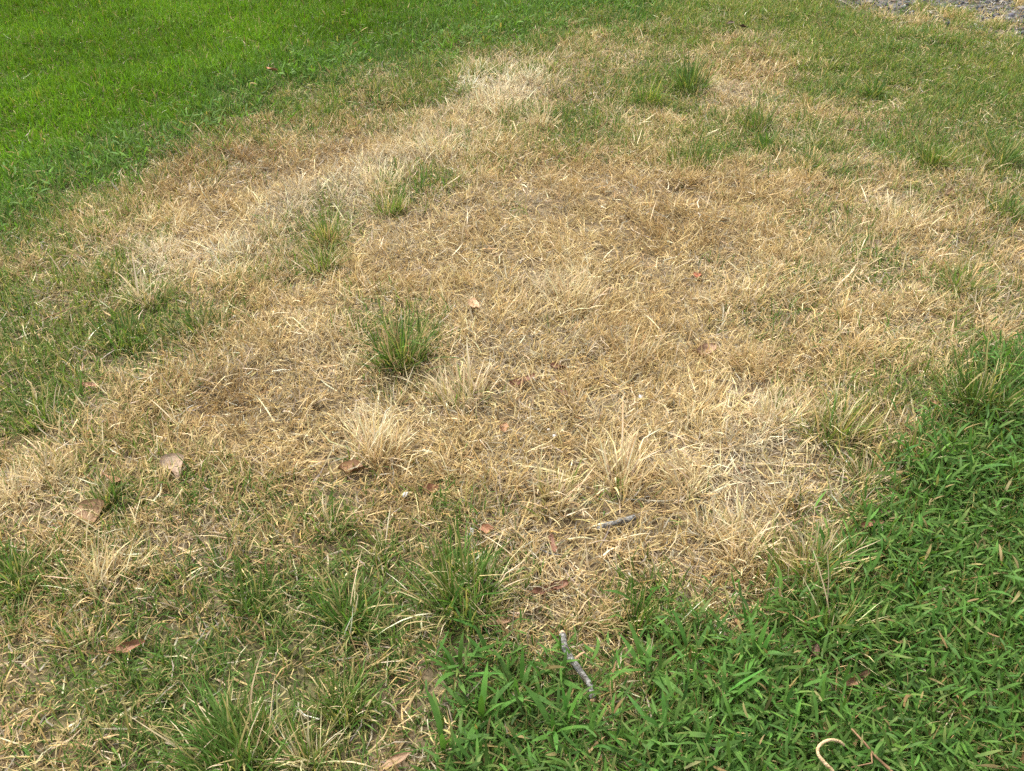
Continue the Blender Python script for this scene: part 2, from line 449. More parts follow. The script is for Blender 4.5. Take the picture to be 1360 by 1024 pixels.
stuff('sparse_green_grass', fine, M_GRN, 'thin green grass growing through the dead patches', 'grass')

# the thick lawn at the back left
x, y, u, v = scatter(26000, lambda x, y, u, v: np.clip(lawn_mask(x, y, u, v) * (1.15 - .25 * fbm(x, y, 12, 14)), 0, 1), .95)
n = len(x); r = rng.random(n)
vb = np.interp(u, LB[:, 0], LB[:, 1])
inner = sstep(-5, 75, vb - v + (fbm(x, y, 6, 26) - .5) * 50)
c = mixc(BLUEG * np.ones((n, 1)) * 1.05, LIME, np.clip(inner * 1.05 + (fbm(x, y, 5, 24) - .5) * .9 + (fbm(x, y, 14, 25) - .5) * .5 + rng.normal(0, .2, n), 0, 1))
c = np.where((r < .025)[:, None], STRAW * .6, np.where((r < .07)[:, None], np.array((.17, .20, .04)), c))
c = vary(c, n, .2, .06) * (.72 + .56 * fbm(x, y, 3.1, 29, 3))[:, None]
kw = dict(base=base_pts(x, y), az=np.where(rng.random(n) < .5, fbm(x, y, 20, 39, 2) * 4 * PI2, rng.uniform(0, PI2, n)), lean=R(28) + rng.normal(0, .4, n), curl=R(45) + rng.normal(0, .4, n), azc=rng.normal(0, .4, n),
          L=rng.uniform(.024, .052, n) * (.55 + .9 * fbm(x, y, 16, 19)), W=rng.uniform(.002, .0045, n), c0=c * .95, c1=c * 1.05, roll=rng.normal(0, .5, n))
stuff('lawn_grass', build(x, y, kw, 3, 2, 2.1), M_GRN, 'thick bright green lawn at the back left of the dead patch', 'lawn')

# broad-bladed green grass at the front right: sprigs of a short runner with leaves to both sides
def broad_sprigs(per, dens):
    x, y, u, v = scatter(per, dens, 1.0)
    ns = len(x); m = rng.integers(3, 7, ns); si = np.repeat(np.arange(ns), m); n = len(si)
    k = np.concatenate([np.arange(q) for q in m]) if ns else np.zeros(0)
    sa = rng.uniform(0, PI2, ns)[si]; step = rng.uniform(.006, .014, ns)[si]
    rise = rng.uniform(.002, .010, ns)[si]
    sx = x[si] + np.cos(sa) * step * k; sy = y[si] + np.sin(sa) * step * k
    b = np.stack([sx, sy, ground(sx, sy) + .004 + rise * k], 1)
    az = sa + np.where(k % 2 == 0, 1, -1) * rng.uniform(.4, 1.2, n) + rng.normal(0, .3, n)
    tone_s = rng.normal(0, 1, ns)[si]
    c = mixc(DEEP * np.ones((n, 1)), np.array((.108, .212, .038)), np.clip(.5 + tone_s * .22 + rng.normal(0, .2, n), 0, 1))
    r = rng.random(n)
    c = np.where((r < .035)[:, None], mixc(YELL * .9, BROWN, rng.random(n)), c); tipdry = rng.random(n) < .16
    c = vary(c, n, .17, .06) * .92
    return b, az, c, n
b, az, c, n = broad_sprigs(13000, lambda x, y, u, v: np.clip(broad_mask(x, y, u, v) * (.35 + 1.0 * sstep(.25, .65, fbm(x, y, 11, 47))), 0, 1))
size = np.clip(np.exp(rng.normal(-.12, .3, n)), .45, 1.5)
broad = ribbons(b, az, R(56) + rng.normal(0, .34, n), R(24) + rng.normal(0, .4, n), rng.normal(0, .45, n), .0255 * size, .0037 * size ** .7, 4, c * .95, np.where(rng.random((n, 1)) < .14, c * .5 + YELL * .6, c * 1.05), roll=rng.normal(0, .4, n), prof='leaf')
stuff('broad_bladed_grass', [broad], M_BRD, 'lush broad bladed green grass at the front right', 'grass')
b, az, c, n = broad_sprigs(2600, lambda x, y, u, v: np.exp(-((np.interp(u, LB[:, 0], LB[:, 1]) - v - 6 + (fbm(x, y, 5, 27) - .5) * 50) / 30) ** 2) * sstep(.35, .6, fbm(x, y, 9, 28)) * (u < 900))
size = np.clip(np.exp(rng.normal(-.1, .3, n)), .45, 1.5)
edge_w = ribbons(b, az, R(50) + rng.normal(0, .34, n), R(24) + rng.normal(0, .4, n), rng.normal(0, .45, n), .025 * size, .0045 * size ** .7, 3, c * 1.05 + np.array((.02, .015, 0)), c * 1.1 + np.array((.02, .015, 0)), roll=rng.normal(0, .4, n), prof='leaf')
stuff('lawn_edge_weeds', [edge_w], M_BRD, 'coarse green weeds along the ragged edge of the back lawn', 'weeds')
# dry bits and thin blades among it
x, y, u, v = scatter(34000, lambda x, y, u, v: broad_mask(x, y, u, v) , .9)
n = len(x); r = rng.random(n)
c = vary(np.where((r < .09)[:, None], STRAW * .75, np.where((r < .18)[:, None], BROWN, mixc(BLUEG * np.ones((n, 1)), OLIVE, rng.random(n) * .6))), n, .2, .06)
kw = dict(base=base_pts(x, y), az=rng.uniform(0, PI2, n), lean=R(45) + rng.normal(0, .4, n), curl=R(28) + rng.normal(0, .45, n), azc=rng.normal(0, .5, n),
          L=rng.uniform(.022, .06, n), W=rng.uniform(.001, .0024, n), c0=c * .9, c1=c * 1.05, roll=rng.normal(0, .5, n))
stuff('undergrowth', build(x, y, kw, 4, 3), M_GRN, 'thin green and straw stems among the broad bladed grass', 'grass')

# ------------------------------------------------------------------ gravel at the back right
ico_v = []
phi = (1 + 5 ** .5) / 2
for a_, b_ in ((1, phi), (-1, phi), (1, -phi), (-1, -phi)): ico_v += [(0, a_, b_), (a_, b_, 0), (b_, 0, a_)]
ico_v = np.array(ico_v) / np.linalg.norm((1, phi))
ico_t = []
for i in range(12):
    for j in range(i + 1, 12):
        for k in range(j + 1, 12):
            if all(np.linalg.norm(ico_v[p] - ico_v[q]) < 1.1 for p, q in ((i, j), (j, k), (i, k))):
                t_ = (i, j, k)
                if np.dot(np.cross(ico_v[j] - ico_v[i], ico_v[k] - ico_v[i]), ico_v[i]) < 0: t_ = (i, k, j)
                ico_t.append(t_)
ico_t = np.array(ico_t)
n = 45000
x = rng.uniform(1.2, 3.3, n); y = rng.uniform(3.4, 5.5, n); u, v = to_map(x, y)
k = rng.random(n) < gravel_mask(x, y, u, v) * np.exp(-(np.maximum(y - 4.3, 0) / .6) ** 2) * .32
x, y = x[k], y[k]; n = len(x)
s = np.exp(rng.normal(math.log(.0062), .35, n))
jit = 1 + rng.normal(0, .18, (n, 12, 1)); ax = np.stack([s * rng.uniform(.8, 1.3, n), s * rng.uniform(.7, 1.1, n), s * rng.uniform(.5, .8, n)], 1)
an = rng.uniform(0, PI2, n)
V = ico_v[None] * jit * ax[:, None, :]
V = np.stack([V[..., 0] * np.cos(an)[:, None] - V[..., 1] * np.sin(an)[:, None], V[..., 0] * np.sin(an)[:, None] + V[..., 1] * np.cos(an)[:, None], V[..., 2]], 2)
V += np.stack([x, y, ground(x, y) + s * .35], 1)[:, None, :]
c = vary(np.where((rng.random(n) < .2)[:, None], np.array((.22, .21, .19)), np.where((rng.random(n) < .2)[:, None], np.array((.13, .10, .075)), np.array((.060, .062, .070)))), n, .25, .03)
M_STONE = noise_mat('gravel_stone', [(.3, (.8, .8, .8)), (.7, (1.2, 1.2, 1.2))], 150, 4, .85, .3, 600, .3, attr=True)
T = (np.arange(n) * 12)[:, None, None] + ico_t[None]
go = link('gravel', tri_mesh('gravel', V.reshape(-1, 3), T.reshape(-1, 3), np.repeat(c, 12, 0), False), M_STONE)
tag(go, 'grey gravel of the track at the back right corner', 'gravel', kind='stuff'); tri_total += len(T) * 20

# ------------------------------------------------------------------ things: tufts
def px_m(v):                                         # metres per chart unit at a chart row
    X, Y, Z = spot(680, v, 0.0); return depth(Y) / FPX

def tuft_blades(n, rad, L, W, kind, lean=(3, 50), curl=(16, 24), bias=None):
    a0 = rng.uniform(0, PI2, n); q = np.sqrt(rng.random(n))
    ea, el = rng.uniform(0, PI2), rng.uniform(.35, .9)
    px_, py_ = q * rad * .58 * np.cos(a0), q * rad * .58 * el * np.sin(a0)
    far_out = rng.random(n) < .18; px_ = np.where(far_out, px_ * 1.5, px_); py_ = np.where(far_out, py_ * 1.5, py_)
    b = np.stack([px_ * math.cos(ea) - py_ * math.sin(ea), px_ * math.sin(ea) + py_ * math.cos(ea), np.full(n, -.004)], 1)
    ln = R(lean[0]) + (R(lean[1]) - R(lean[0])) * np.clip(q * .35 + rng.random(n) ** 1.4 * .75, 0, 1)
    az = a0 + ea + rng.normal(0, .7, n); fall = rng.uniform(0, PI2); az = np.where(rng.random(n) < .3, fall + rng.normal(0, .6, n), az)
    if bias is not None: az = np.where(rng.random(n) < .6, bias + rng.normal(0, .35, n), az)
    cg = {'deep': (np.array((.044, .105, .024)), BLUEG * .9), 'green': (np.array((.050, .130, .020)), np.array((.095, .19, .036))), 'olive': (OLIVE * .85, BLUEG * 1.2),
          'pale': (STRAW * 1.1, PALE * 1.08), 'brown': (BROWN * 1.25, STRAW), 'mix': (OLIVE, STRAW * 1.0), 'straw': (STRAW * .95, PALE)}[kind]
    c = vary(mixc(cg[0] * np.ones((n, 1)), cg[1], rng.random(n)), n, .14, .05)
    Ls = L * np.clip(rng.beta(2.0, 2.2, n) * 1.1 + .1, .15, 1.15) * (1.32 - .4 * q)
    if kind in ('pale', 'brown', 'straw'): c0 = c * .85; c1 = np.clip(c * 1.05, 0, .8)
    else:
        c0 = mixc(c, YELL * np.ones((n, 1)), rng.random(n) * .45); c1 = np.where((rng.random(n) < .22)[:, None], STRAW * .95, c)
    return dict(base=b, az=az, lean=ln, curl=R(curl[0]) + rng.normal(0, R(curl[1]), n), azc=rng.normal(0, .3, n), L=Ls, W=W * rng.uniform(.6, 1.2, n), c0=c0, c1=c1,
                roll=rng.normal(0, .5, n), kink=(rng.uniform(.4, .9, n), np.where(rng.random(n) < .25, rng.normal(.4, .4, n), 0), np.where(rng.random(n) < .2, rng.normal(0, .5, n), 0)))

def tuft(name, u, v, wpx, hpx, parts, label, cat, group, singles=8, bias=None):
    """one grass tuft: an Empty at its crown, the body of blades, and its longest blades one by one"""
    X, Y, Z = spot(u, v); s = depth(Y) / FPX
    rad = wpx * .5 * s; far = float(sstep(1.6, 3.2, Y)); L = max(hpx * s * (1.12 + .28 * far), .02)
    root = link(name, None, loc=(X, Y, Z)); tag(root, label, cat, group)
    body = {'green': [], 'dry': []}
    for kind, n, lk in parts:
        n = int(n * (1.45 + .9 * far))
        Wd = .0030 if kind in ('deep', 'green', 'olive') else .0024
        kw = tuft_blades(n, rad, L * lk, Wd * (1 + .3 * float(sstep(1.9, 3.8, Y))), kind, bias=bias)
        body['dry' if kind in ('pale', 'brown', 'straw') else 'green'].append(ribbons(nseg=5, follow=True, floor=-.002, **kw))
    if body['green']: tag(link('green_foliage', tri_mesh('green_foliage', *join(body['green'])), M_GRN, root), kind='stuff')
    if body['dry']: tag(link('dry_foliage', tri_mesh('dry_foliage', *join(body['dry'])), M_DRY, root), kind='stuff')
    kind, n, lk = parts[0]
    for i in range(singles):
        kw = tuft_blades(1, rad, L * lk * 1.25, .0036 if Y < 2.5 else .004, kind, lean=(15, 60), bias=bias)
        V, T, C = ribbons(nseg=6, follow=True, floor=-.002, **kw)
        link('grass_blade', tri_mesh('grass_blade', V, T, C), M_DRY if kind in ('pale', 'brown', 'straw') else M_GRN, root)
    return root

GT_, DT_ = 'green grass tufts standing in the dead patch', 'dry straw tufts in the dead patch'
G = lambda *a, **k: tuft('grass_tuft', *a, 'grass tuft', GT_, **k)
D = lambda u, v, w_, h_, *a, **k: tuft('dry_grass_tuft', u, v, w_ * 1.1, h_ * .95, *a, 'dry tuft', DT_, **k)
# u, v of the crown, width, height in chart units, (kind, blades, length factor)
G(530, 484, 105, 66, [('deep', 120, 1), ('olive', 50, 1.1), ('brown', 40, 1.1)], 'round dark green tuft alone in the straw left of the middle', singles=12)
G(615, 800, 190, 76, [('green', 190, 1), ('olive', 70, 1.15), ('pale', 26, 1.35)], 'largest green tuft with long straw stalks, above and left of the grey stick', singles=18)
G(465, 832, 125, 66, [('green', 120, 1), ('deep', 50, .9), ('pale', 14, 1.3)], 'green tuft just left of the largest tuft with straw stalks', singles=12)
G(845, 832, 75, 58, [('green', 80, 1), ('olive', 20, 1)], 'bright green upright little tuft up and right of the grey stick', singles=10)
G(885, 836, 60, 48, [('green', 34, 1), ('olive', 20, 1.0), ('straw', 16, 1.1)], 'thin yellowish green tuft close beside the bright upright tuft', singles=5)
G(315, 1015, 190, 95, [('green', 200, 1), ('olive', 80, 1), ('pale', 34, 1.15)], 'big spiky green tuft at the bottom edge on the left', singles=18)
G(408, 1018, 80, 70, [('olive', 40, 1), ('pale', 50, 1.1)], 'straw and olive tuft leaning against the big spiky tuft at the bottom', singles=8)
G(1305, 545, 130, 76, [('deep', 150, 1), ('olive', 50, 1), ('pale', 14, 1.2)], 'tall dark green tuft at the right edge above the broad bladed grass', singles=14)
G(1208, 606, 75, 46, [('olive', 60, 1), ('brown', 40, 1)], 'low olive tuft with brown base near the edge of the lush grass', singles=8)
G(1075, 765, 170, 66, [('mix', 110, 1), ('olive', 70, 1), ('straw', 90, 1.1)], 'wide half dead tuft at the border between straw and broad bladed grass', singles=14)
G(1112, 575, 160, 62, [('mix', 120, 1), ('olive', 50, 1), ('straw', 80, 1.05)], 'spreading yellowish olive tuft on the right half of the straw', singles=12)
G(435, 326, 65, 48, [('olive', 80, 1), ('brown', 40, 1)], 'upper of two olive tufts on the left of the straw', singles=6)
G(430, 362, 65, 42, [('olive', 70, 1), ('straw', 30, 1)], 'lower of two olive tufts on the left of the straw', singles=6)
G(520, 284, 56, 38, [('olive', 60, 1), ('straw', 30, 1)], 'small olive tuft below the bleached band', singles=6)
G(915, 123, 48, 42, [('deep', 50, 1), ('olive', 30, 1.1)], 'narrow green tuft at the left end of the far bare strip', singles=5)
G(1006, 172, 62, 34, [('deep', 50, 1), ('olive', 30, 1)], 'far green tuft behind the bright low tuft', singles=5)
G(1018, 198, 62, 26, [('green', 70, 1)], 'bright low green tuft among the far tufts', singles=5)
G(920, 216, 75, 34, [('deep', 60, 1), ('olive', 40, 1)], 'dark green tuft at the left of the far row of tufts', singles=5)
G(1072, 226, 55, 26, [('deep', 60, 1), ('olive', 20, 1)], 'dense round tuft in front of the far bare soil', singles=5)
G(1235, 219, 66, 34, [('olive', 80, 1), ('deep', 30, 1)], 'upright tuft on the right beyond the straw', singles=5)
G(1330, 220, 64, 36, [('deep', 80, 1), ('olive', 30, 1)], 'upright tuft at the far right edge', singles=5)
G(1160, 130, 46, 22, [('deep', 60, 1), ('olive', 20, 1)], 'farthest small tuft before the gravel', singles=4)
G(1278, 388, 90, 38, [('olive', 90, 1), ('brown', 40, 1)], 'olive tuft with a brown foot at the right above the dark tuft', singles=8)
G(1332, 288, 75, 36, [('deep', 70, 1), ('olive', 50, 1)], 'green tuft at the right edge where straw begins', singles=5)
G(165, 456, 95, 46, [('deep', 80, 1), ('olive', 40, 1)], 'green tuft on the left beside the bleached white stalks', singles=8)
G(262, 444, 100, 36, [('deep', 90, 1), ('brown', 30, 1)], 'spreading green tuft right of the bleached white stalks', singles=8)
G(150, 372, 60, 22, [('green', 60, 1)], 'low bright green tuft left of the bleached band', singles=5)
G(455, 948, 110, 64, [('olive', 70, 1), ('green', 50, 1), ('straw', 20, 1.1)], 'loose olive tuft right of the big spiky tuft at the bottom', singles=10)
G(146, 668, 80, 44, [('deep', 70, 1), ('olive', 50, 1), ('straw', 14, 1.1)], 'dark tuft beside the orange brown leaf on the left', singles=8)
G(26, 778, 100, 54, [('green', 80, 1), ('olive', 40, 1), ('straw', 20, 1.1)], 'green tuft at the left edge below the straw', singles=10)
G(340, 812, 80, 56, [('green', 46, 1), ('deep', 30, 1)], 'sparse upright green blades left of the two large tufts', singles=7)
G(440, 706, 70, 50, [('green', 22, 1), ('straw', 18, 1.2)], 'few thin green blades below the flat orange leaf', singles=6)
G(510, 742, 70, 46, [('olive', 36, 1), ('straw', 20, 1.1)], 'thin olive tuft behind the largest green tuft', singles=6)
G(1110, 842, 120, 76, [('olive', 50, 1), ('green', 50, 1), ('pale', 22, 1.2)], 'tall thin tuft with pale stalks rising out of the broad bladed grass', singles=10)
G(52, 560, 110, 48, [('olive', 60, 1), ('deep', 50, 1), ('straw', 14, 1)], 'loose green tuft on the left edge half way down', singles=8)
G(862, 138, 66, 30, [('olive', 70, 1)], 'far olive tuft left of the narrow green tuft', singles=4)
G(1150, 640, 90, 50, [('olive', 40, 1), ('straw', 50, 1)], 'thin straw and olive tuft between the low olive tuft and the lush grass', singles=6)

D(614, 532, 110, 62, [('straw', 150, 1), ('olive', 30, .8)], 'fluffy pale tuft below and right of the round dark green tuft', singles=10)
D(500, 604, 110, 64, [('pale', 120, 1), ('straw', 50, 1)], 'bleached upright straw tuft at the middle left', singles=12)
D(822, 640, 130, 86, [('pale', 50, 1), ('straw', 60, .8), ('brown', 30, .6)], 'tall open fan of pale stalks in the middle of the straw', singles=16)
D(735, 668, 125, 58, [('straw', 90, 1), ('mix', 40, .9)], 'spiky straw tuft left of the tall pale fan', singles=12)
D(1022, 562, 110, 44, [('pale', 110, 1)], 'bright bleached spiky tuft right of the middle', singles=12)
D(985, 732, 150, 66, [('pale', 100, 1), ('straw', 90, 1)], 'broad pale tuft at the straw edge left of the half dead tuft', singles=14)
D(842, 482, 120, 46, [('brown', 120, 1), ('straw', 40, 1)], 'brownish spreading tuft above the tall pale fan', singles=8)
D(192, 404, 40, 50, [('pale', 34, 1)], 'bleached white upright stalks left of the green tufts', singles=10)
D(655, 146, 120, 24, [('pale', 80, 1), ('straw', 40, 1)], 'far bleached clump of long straw at the top of the band', singles=8)
D(585, 206, 100, 34, [('pale', 140, 1)], 'bleached clump in the middle of the pale band', singles=8)
D(505, 248, 90, 30, [('pale', 120, 1)], 'bleached clump at the lower end of the pale band', singles=8)
D(920, 640, 120, 54, [('straw', 90, 1), ('pale', 40, 1)], 'straw tuft bent leftwards right of the tall pale fan', singles=12, bias=2.9)
D(135, 775, 110, 70, [('pale', 50, 1), ('straw', 40, 1)], 'combed pale stalks swept to the upper right on the left side', singles=14, bias=.9)
D(1000, 488, 120, 34, [('brown', 110, 1), ('straw', 60, 1)], 'low brown mound of dead grass right of the middle', singles=6)
D(1195, 300, 130, 30, [('pale', 110, 1), ('straw', 40, 1)], 'pale flattened tuft at the right below the far tufts', singles=8)
D(755, 400, 120, 46, [('straw', 120, 1), ('pale', 60, 1)], 'golden fluffy tuft at the very centre of the picture', singles=10)
D(720, 168, 60, 26, [('pale', 70, 1)], 'short far pale tuft right of the bleached band', singles=4)
D(300, 372, 80, 30, [('pale', 80, 1)], 'pale tuft in the bleached band at the far left', singles=6)

# ------------------------------------------------------------------ things: broad-bladed sprigs in front
def sprig(u, v, size, n, label):
    X, Y, Z = spot(u, v)
    root = link('crabgrass_sprig', None, loc=(X, Y, Z)); tag(root, label, 'grass sprig', 'broad bladed sprigs at the front')
    for i in range(n):
        a = i * 2.4 + rng.normal(0, .4); e = rng.uniform(0, .012)
        b = np.array([[math.cos(a) * e, math.sin(a) * e, .004 + .003 * i]])
        one = lambda q: np.array([q])
        L = size * rng.uniform(.6, 1.1)
        c = vary(np.array((.086, .186, .036)), 1, .14, .06)
        V, T, C = ribbons(b, one(a), one(R(35) + rng.normal(0, .25)), one(R(34) + rng.normal(0, .3)), one(rng.normal(0, .25)), one(L), one(.0075 * (L / .06) ** .6), 6, c * .95, c * 1.05, roll=one(rng.normal(0, .3)), prof='leaf', floor=0.0)
        link('leaf', tri_mesh('leaf', V, T, C), M_BRD, root)
    return root
for a in [(610, 905, 0.066, 8, 'broad bladed sprig left of the grey stick'),
          (655, 885, 0.055, 7, 'broad bladed sprig at the top of the patch left of the grey stick'),
          (690, 930, 0.062, 8, 'broad bladed sprig in the patch between stick and straw'),
          (640, 965, 0.066, 8, 'broad bladed sprig at the bottom left of the small patch'),
          (735, 985, 0.066, 8, 'broad bladed sprig at the bottom below the grey stick'),
          (590, 1000, 0.066, 7, 'broad bladed sprig at the bottom edge by the brown bark strip'),
          (745, 915, 0.047, 6, 'broad bladed sprig touching the lower half of the grey stick'),
          (860, 905, 0.066, 8, 'broad bladed sprig right of the grey stick'),
          (915, 880, 0.062, 8, 'broad bladed sprig at the upper edge of the lush grass'),
          (960, 940, 0.066, 9, 'broad bladed sprig in the lush grass left of the curled tan vine'),
          (1000, 885, 0.062, 8, 'broad bladed sprig near the dark reddish leaf'),
          (880, 985, 0.066, 8, 'broad bladed sprig at the bottom between stick and curled vine'),
          (1215, 730, 0.058, 8, 'broad bladed sprig in the lush grass below the red brown leaves'),
          (1290, 640, 0.055, 8, 'broad bladed sprig at the right edge below the dark tuft')]:
    sprig(*a)

# ------------------------------------------------------------------ things: fallen leaves
M_LEAF = noise_mat('dead_leaf', [(.25, (.7, .65, .6)), (.5, (1, 1, 1)), (.75, (1.22, 1.2, 1.15))], 70, 6, .6, .35, 260, .35, attr=True)
M_STALK = noise_mat('leaf_stalk', [(.3, (.16, .08, .035)), (.7, (.30, .18, .09))], 120, 4, .7, .3, 300, .3)
def leaf(u, v, Lpx, Wpx, ang, colr, label, curl=.5, tilt=(0, 0), lift=.012, kind='oval', stalk=True, name='fallen_leaf'):
    X, Y, Z = spot(u, v, lift=lift * .68); s = depth(Y) / FPX
    L, W = Lpx * s * 1.15, Wpx * s * 1.1
    nu, nv_ = 9, 7
    th = .0006
    pts = []
    for sgn in (1, -1):
        for i in range(nu):
            a = i / (nu - 1)
            if kind == 'oval': wd = math.sin(math.pi * min(max(a * .94 + .03, 0), 1)) ** .75
            elif kind == 'wedge': wd = (a * 1.15 + .02) if a < .75 else max(0.02, (1 - a) / .25) ** .5 * .88
            else: wd = math.sin(math.pi * (a * .92 + .04)) ** .55
            for j in range(nv_):
                b = j / (nv_ - 1) * 2 - 1
                xx = (a - .5) * L; yy = b * W * .5 * wd * (1 + .14 * math.sin(8.7 * a + u + b) + .08 * math.sin(19 * a + v)) + W * .18 * math.sin(2.6 * a + v)
                zz = curl * W * (b * b) * .35 * wd + curl * L * .16 * (2 * a - 1) ** 2 + W * .12 * math.sin(4.3 * a + u) * b + W * .07 * math.sin(11 * a + v) * b * b + (.0010 * math.sin(9 * a + 5 * b + u) + .0008 * math.sin(17 * b + v)) - (.0008 if j == nv_ // 2 else 0)
                pts.append((xx, yy, zz + sgn * th * .5))
    T = []
    N = nu * nv_
    for i in range(nu - 1):
        for j in range(nv_ - 1):
            p = i * nv_ + j
            T += [(p, p + nv_, p + nv_ + 1), (p, p + nv_ + 1, p + 1), (N + p, N + p + nv_ + 1, N + p + nv_), (N + p, N + p + 1, N + p + nv_ + 1)]
    rim = [j for j in range(nv_)] + [i * nv_ + nv_ - 1 for i in range(1, nu)] + [(nu - 1) * nv_ + j for j in range(nv_ - 2, -1, -1)] + [i * nv_ for i in range(nu - 2, 0, -1)]
    for k in range(len(rim)):
        p, q = rim[k], rim[(k + 1) % len(rim)]
        T += [(p, N + p, N + q), (p, N + q, q)]
    V = np.array(pts)
    C = np.repeat(np.array(colr)[None] * .86 + .012, len(V), 0) * np.exp(rng.normal(0, .08, (len(V), 1)))
    C = C * (1 - .25 * np.exp(-((V[:, 1] / (W * .06 + 1e-5)) ** 2)))[:, None]
    o = link(name, tri_mesh('fallen_leaf', V, np.array(T), C), M_LEAF, loc=(X, Y, Z + lift * .68))
    o.rotation_euler = (R(tilt[0]), R(tilt[1]), R(ang))
    tag(o, label, 'leaf', 'fallen leaves on the grass')
    if stalk:
        tube_obj('leaf_stalk', [(-L * .5, 0, curl * L * .16), (-L * .58, .001, curl * L * .19), (-L * .68, .003, curl * L * .2)], [.0008, .0007, .0006], M_STALK, o, 6)
    return o

def tube(pts, rad, sides=10, bump=0.0, seed=1):
    P = np.array(pts, float); n = len(P)
    V = []
    T = []
    rr = np.random.default_rng(seed)
    tang = np.gradient(P, axis=0); tang /= np.linalg.norm(tang, axis=1)[:, None]
    ref = np.array((0, 0, 1.0)) if abs(tang[0][2]) < .9 else np.array((1.0, 0, 0))
    for i in range(n):
        s = np.cross(tang[i], ref); s /= np.linalg.norm(s); t = np.cross(s, tang[i])
        for k in range(sides):
            a = PI2 * k / sides; q = rad[i] * (1 + bump * rr.normal())
            V.append(P[i] + (s * math.cos(a) + t * math.sin(a)) * q)
    for i in range(n - 1):
        for k in range(sides):
            a, b = i * sides + k, i * sides + (k + 1) % sides
            T += [(a, b, b + sides), (a, b + sides, a + sides)]
    V += [P[0], P[-1]]
    for k in range(sides):
        T += [(len(V) - 2, (k + 1) % sides, k), (len(V) - 1, (n - 1) * sides + k, (n - 1) * sides + (k + 1) % sides)]
    return np.array(V), np.array(T)

def tube_obj(name, pts, rad, mat, parent=None, sides=10, bump=0.0, seed=1, loc=None):
    V, T = tube(pts, rad, sides, bump, seed)
    return link(name, tri_mesh(name, V, T, np.ones((len(V), 3))), mat, parent, loc)

TAN, ORG, RUST, PINK, DRED, DKB = (.33, .225, .135), (.27, .145, .062), (.17, .066, .028), (.36, .22, .135), (.12, .05, .03), (.10, .058, .032)
leaf(228, 620, 33, 33, 104, (.43, .31, .215), 'pale pinkish tan wedge shaped leaf lying tilted on the left', .3, (0, -24), .026, 'wedge')
leaf(118, 676, 35, 30, 20, (.30, .175, .08), 'flat orange brown leaf below the dark tuft on the left', .35, (12, 0), .026)
leaf(148, 637, 32, 10, 155, (.27, .125, .05), 'narrow brown leaf lying on the dark tuft at the left', .6, (25, 0), .03, 'strip')
leaf(168, 860, 42, 11, 18, (.26, .115, .05), 'long rust brown leaf in the green at the lower left', .5, (30, 0), .022, 'strip')
leaf(628, 404, 24, 17, 110, (.52, .32, .18), 'pale orange leaf left of the centre golden tuft', .4, (18, 0), .026)
leaf(937, 462, 26, 15, 30, PINK, 'pinkish leaf right of the brownish spreading tuft', .4, (25, 0), .024)
leaf(467, 626, 30, 22, 175, ORG, 'curled orange leaf below the bleached upright straw tuft', .9, (12, 0), .014)
leaf(571, 650, 18, 14, 30, (.30, .13, .06), 'small red brown leaf right of the curled orange leaf', .9, (10, 0), .012, stalk=False)
leaf(693, 505, 34, 9, 38, RUST, 'slender rust leaf slanting near the fluffy pale tuft', .5, (15, 0), .020, 'strip')
leaf(742, 489, 20, 11, 155, RUST, 'short rust leaf, upper of two right of the slender one', .8, (12, 0), .016)
leaf(746, 522, 18, 9, 145, RUST, 'short rust leaf, lower of two right of the slender one', .8, (12, 0), .014, stalk=False)
leaf(734, 722, 30, 8, 95, (.20, .085, .04), 'upright rust bark strip behind the dark twig', .5, (14, 0), .016, 'strip', False)
leaf(722, 785, 30, 10, 10, RUST, 'rust leaf right of the largest green tuft, left one of a touching pair', .6, (20, 0), .016, 'strip')
leaf(742, 776, 22, 10, 20, (.19, .08, .036), 'rust leaf right of the largest green tuft, right one of a touching pair', .7, (20, 0), .018, 'strip', False)
leaf(655, 829, 42, 9, 8, (.27, .15, .075), 'thin brown leaf below the largest green tuft', .3, (12, 0), .018, 'strip')
leaf(1077, 860, 24, 19, 75, DRED, 'dark reddish leaf in the lush grass below the half dead tuft', .6, (30, 0), .030)
leaf(1167, 679, 30, 8, 150, DRED, 'dark red leaf at the edge of the lush grass, upper of two', .5, (20, 0), .022, 'strip')
leaf(1158, 697, 28, 10, 8, (.30, .13, .07), 'red brown leaf at the edge of the lush grass, lower of two', .5, (15, 0), .022, 'strip', False)
leaf(1238, 536, 20, 13, 100, ORG, 'orange leaf left of the tall dark green tuft', .5, (25, 0), .022, stalk=False)
leaf(1286, 545, 18, 11, 60, (.42, .22, .12), 'pinkish orange leaf at the foot of the tall dark green tuft', .5, (20, 0), .024)
leaf(1331, 562, 24, 10, 140, DRED, 'dark red leaf below the tall dark green tuft', .5, (20, 0), .034, 'strip')
leaf(1161, 324, 18, 13, 10, TAN, 'tan leaf below the pale flattened tuft on the right', .4, (20, 0), .022, stalk=False)
leaf(1261, 256, 14, 10, 20, ORG, 'small orange leaf on the right near the green edge tuft', .4, (20, 0), .022, stalk=False)
leaf(360, 92, 16, 8, 150, (.50, .22, .09), 'small bright orange leaf on the thick lawn', .4, (25, 0), .045)
leaf(970, 31, 11, 6, 20, DKB, 'brown leaf at the top right of middle, left of two', .5, (25, 0), .04, stalk=False)
leaf(986, 35, 10, 6, 140, DKB, 'brown leaf at the top right of middle, right of two', .5, (25, 0), .04, stalk=False)
leaf(983, 825, 18, 13, 60, ORG, 'little orange leaf where straw meets the lush grass', .6, (15, 0), .018, stalk=False)
leaf(667, 568, 16, 11, 80, (.34, .17, .07), 'little orange leaf below the fluffy pale tuft', .7, (20, 0), .016, stalk=False)
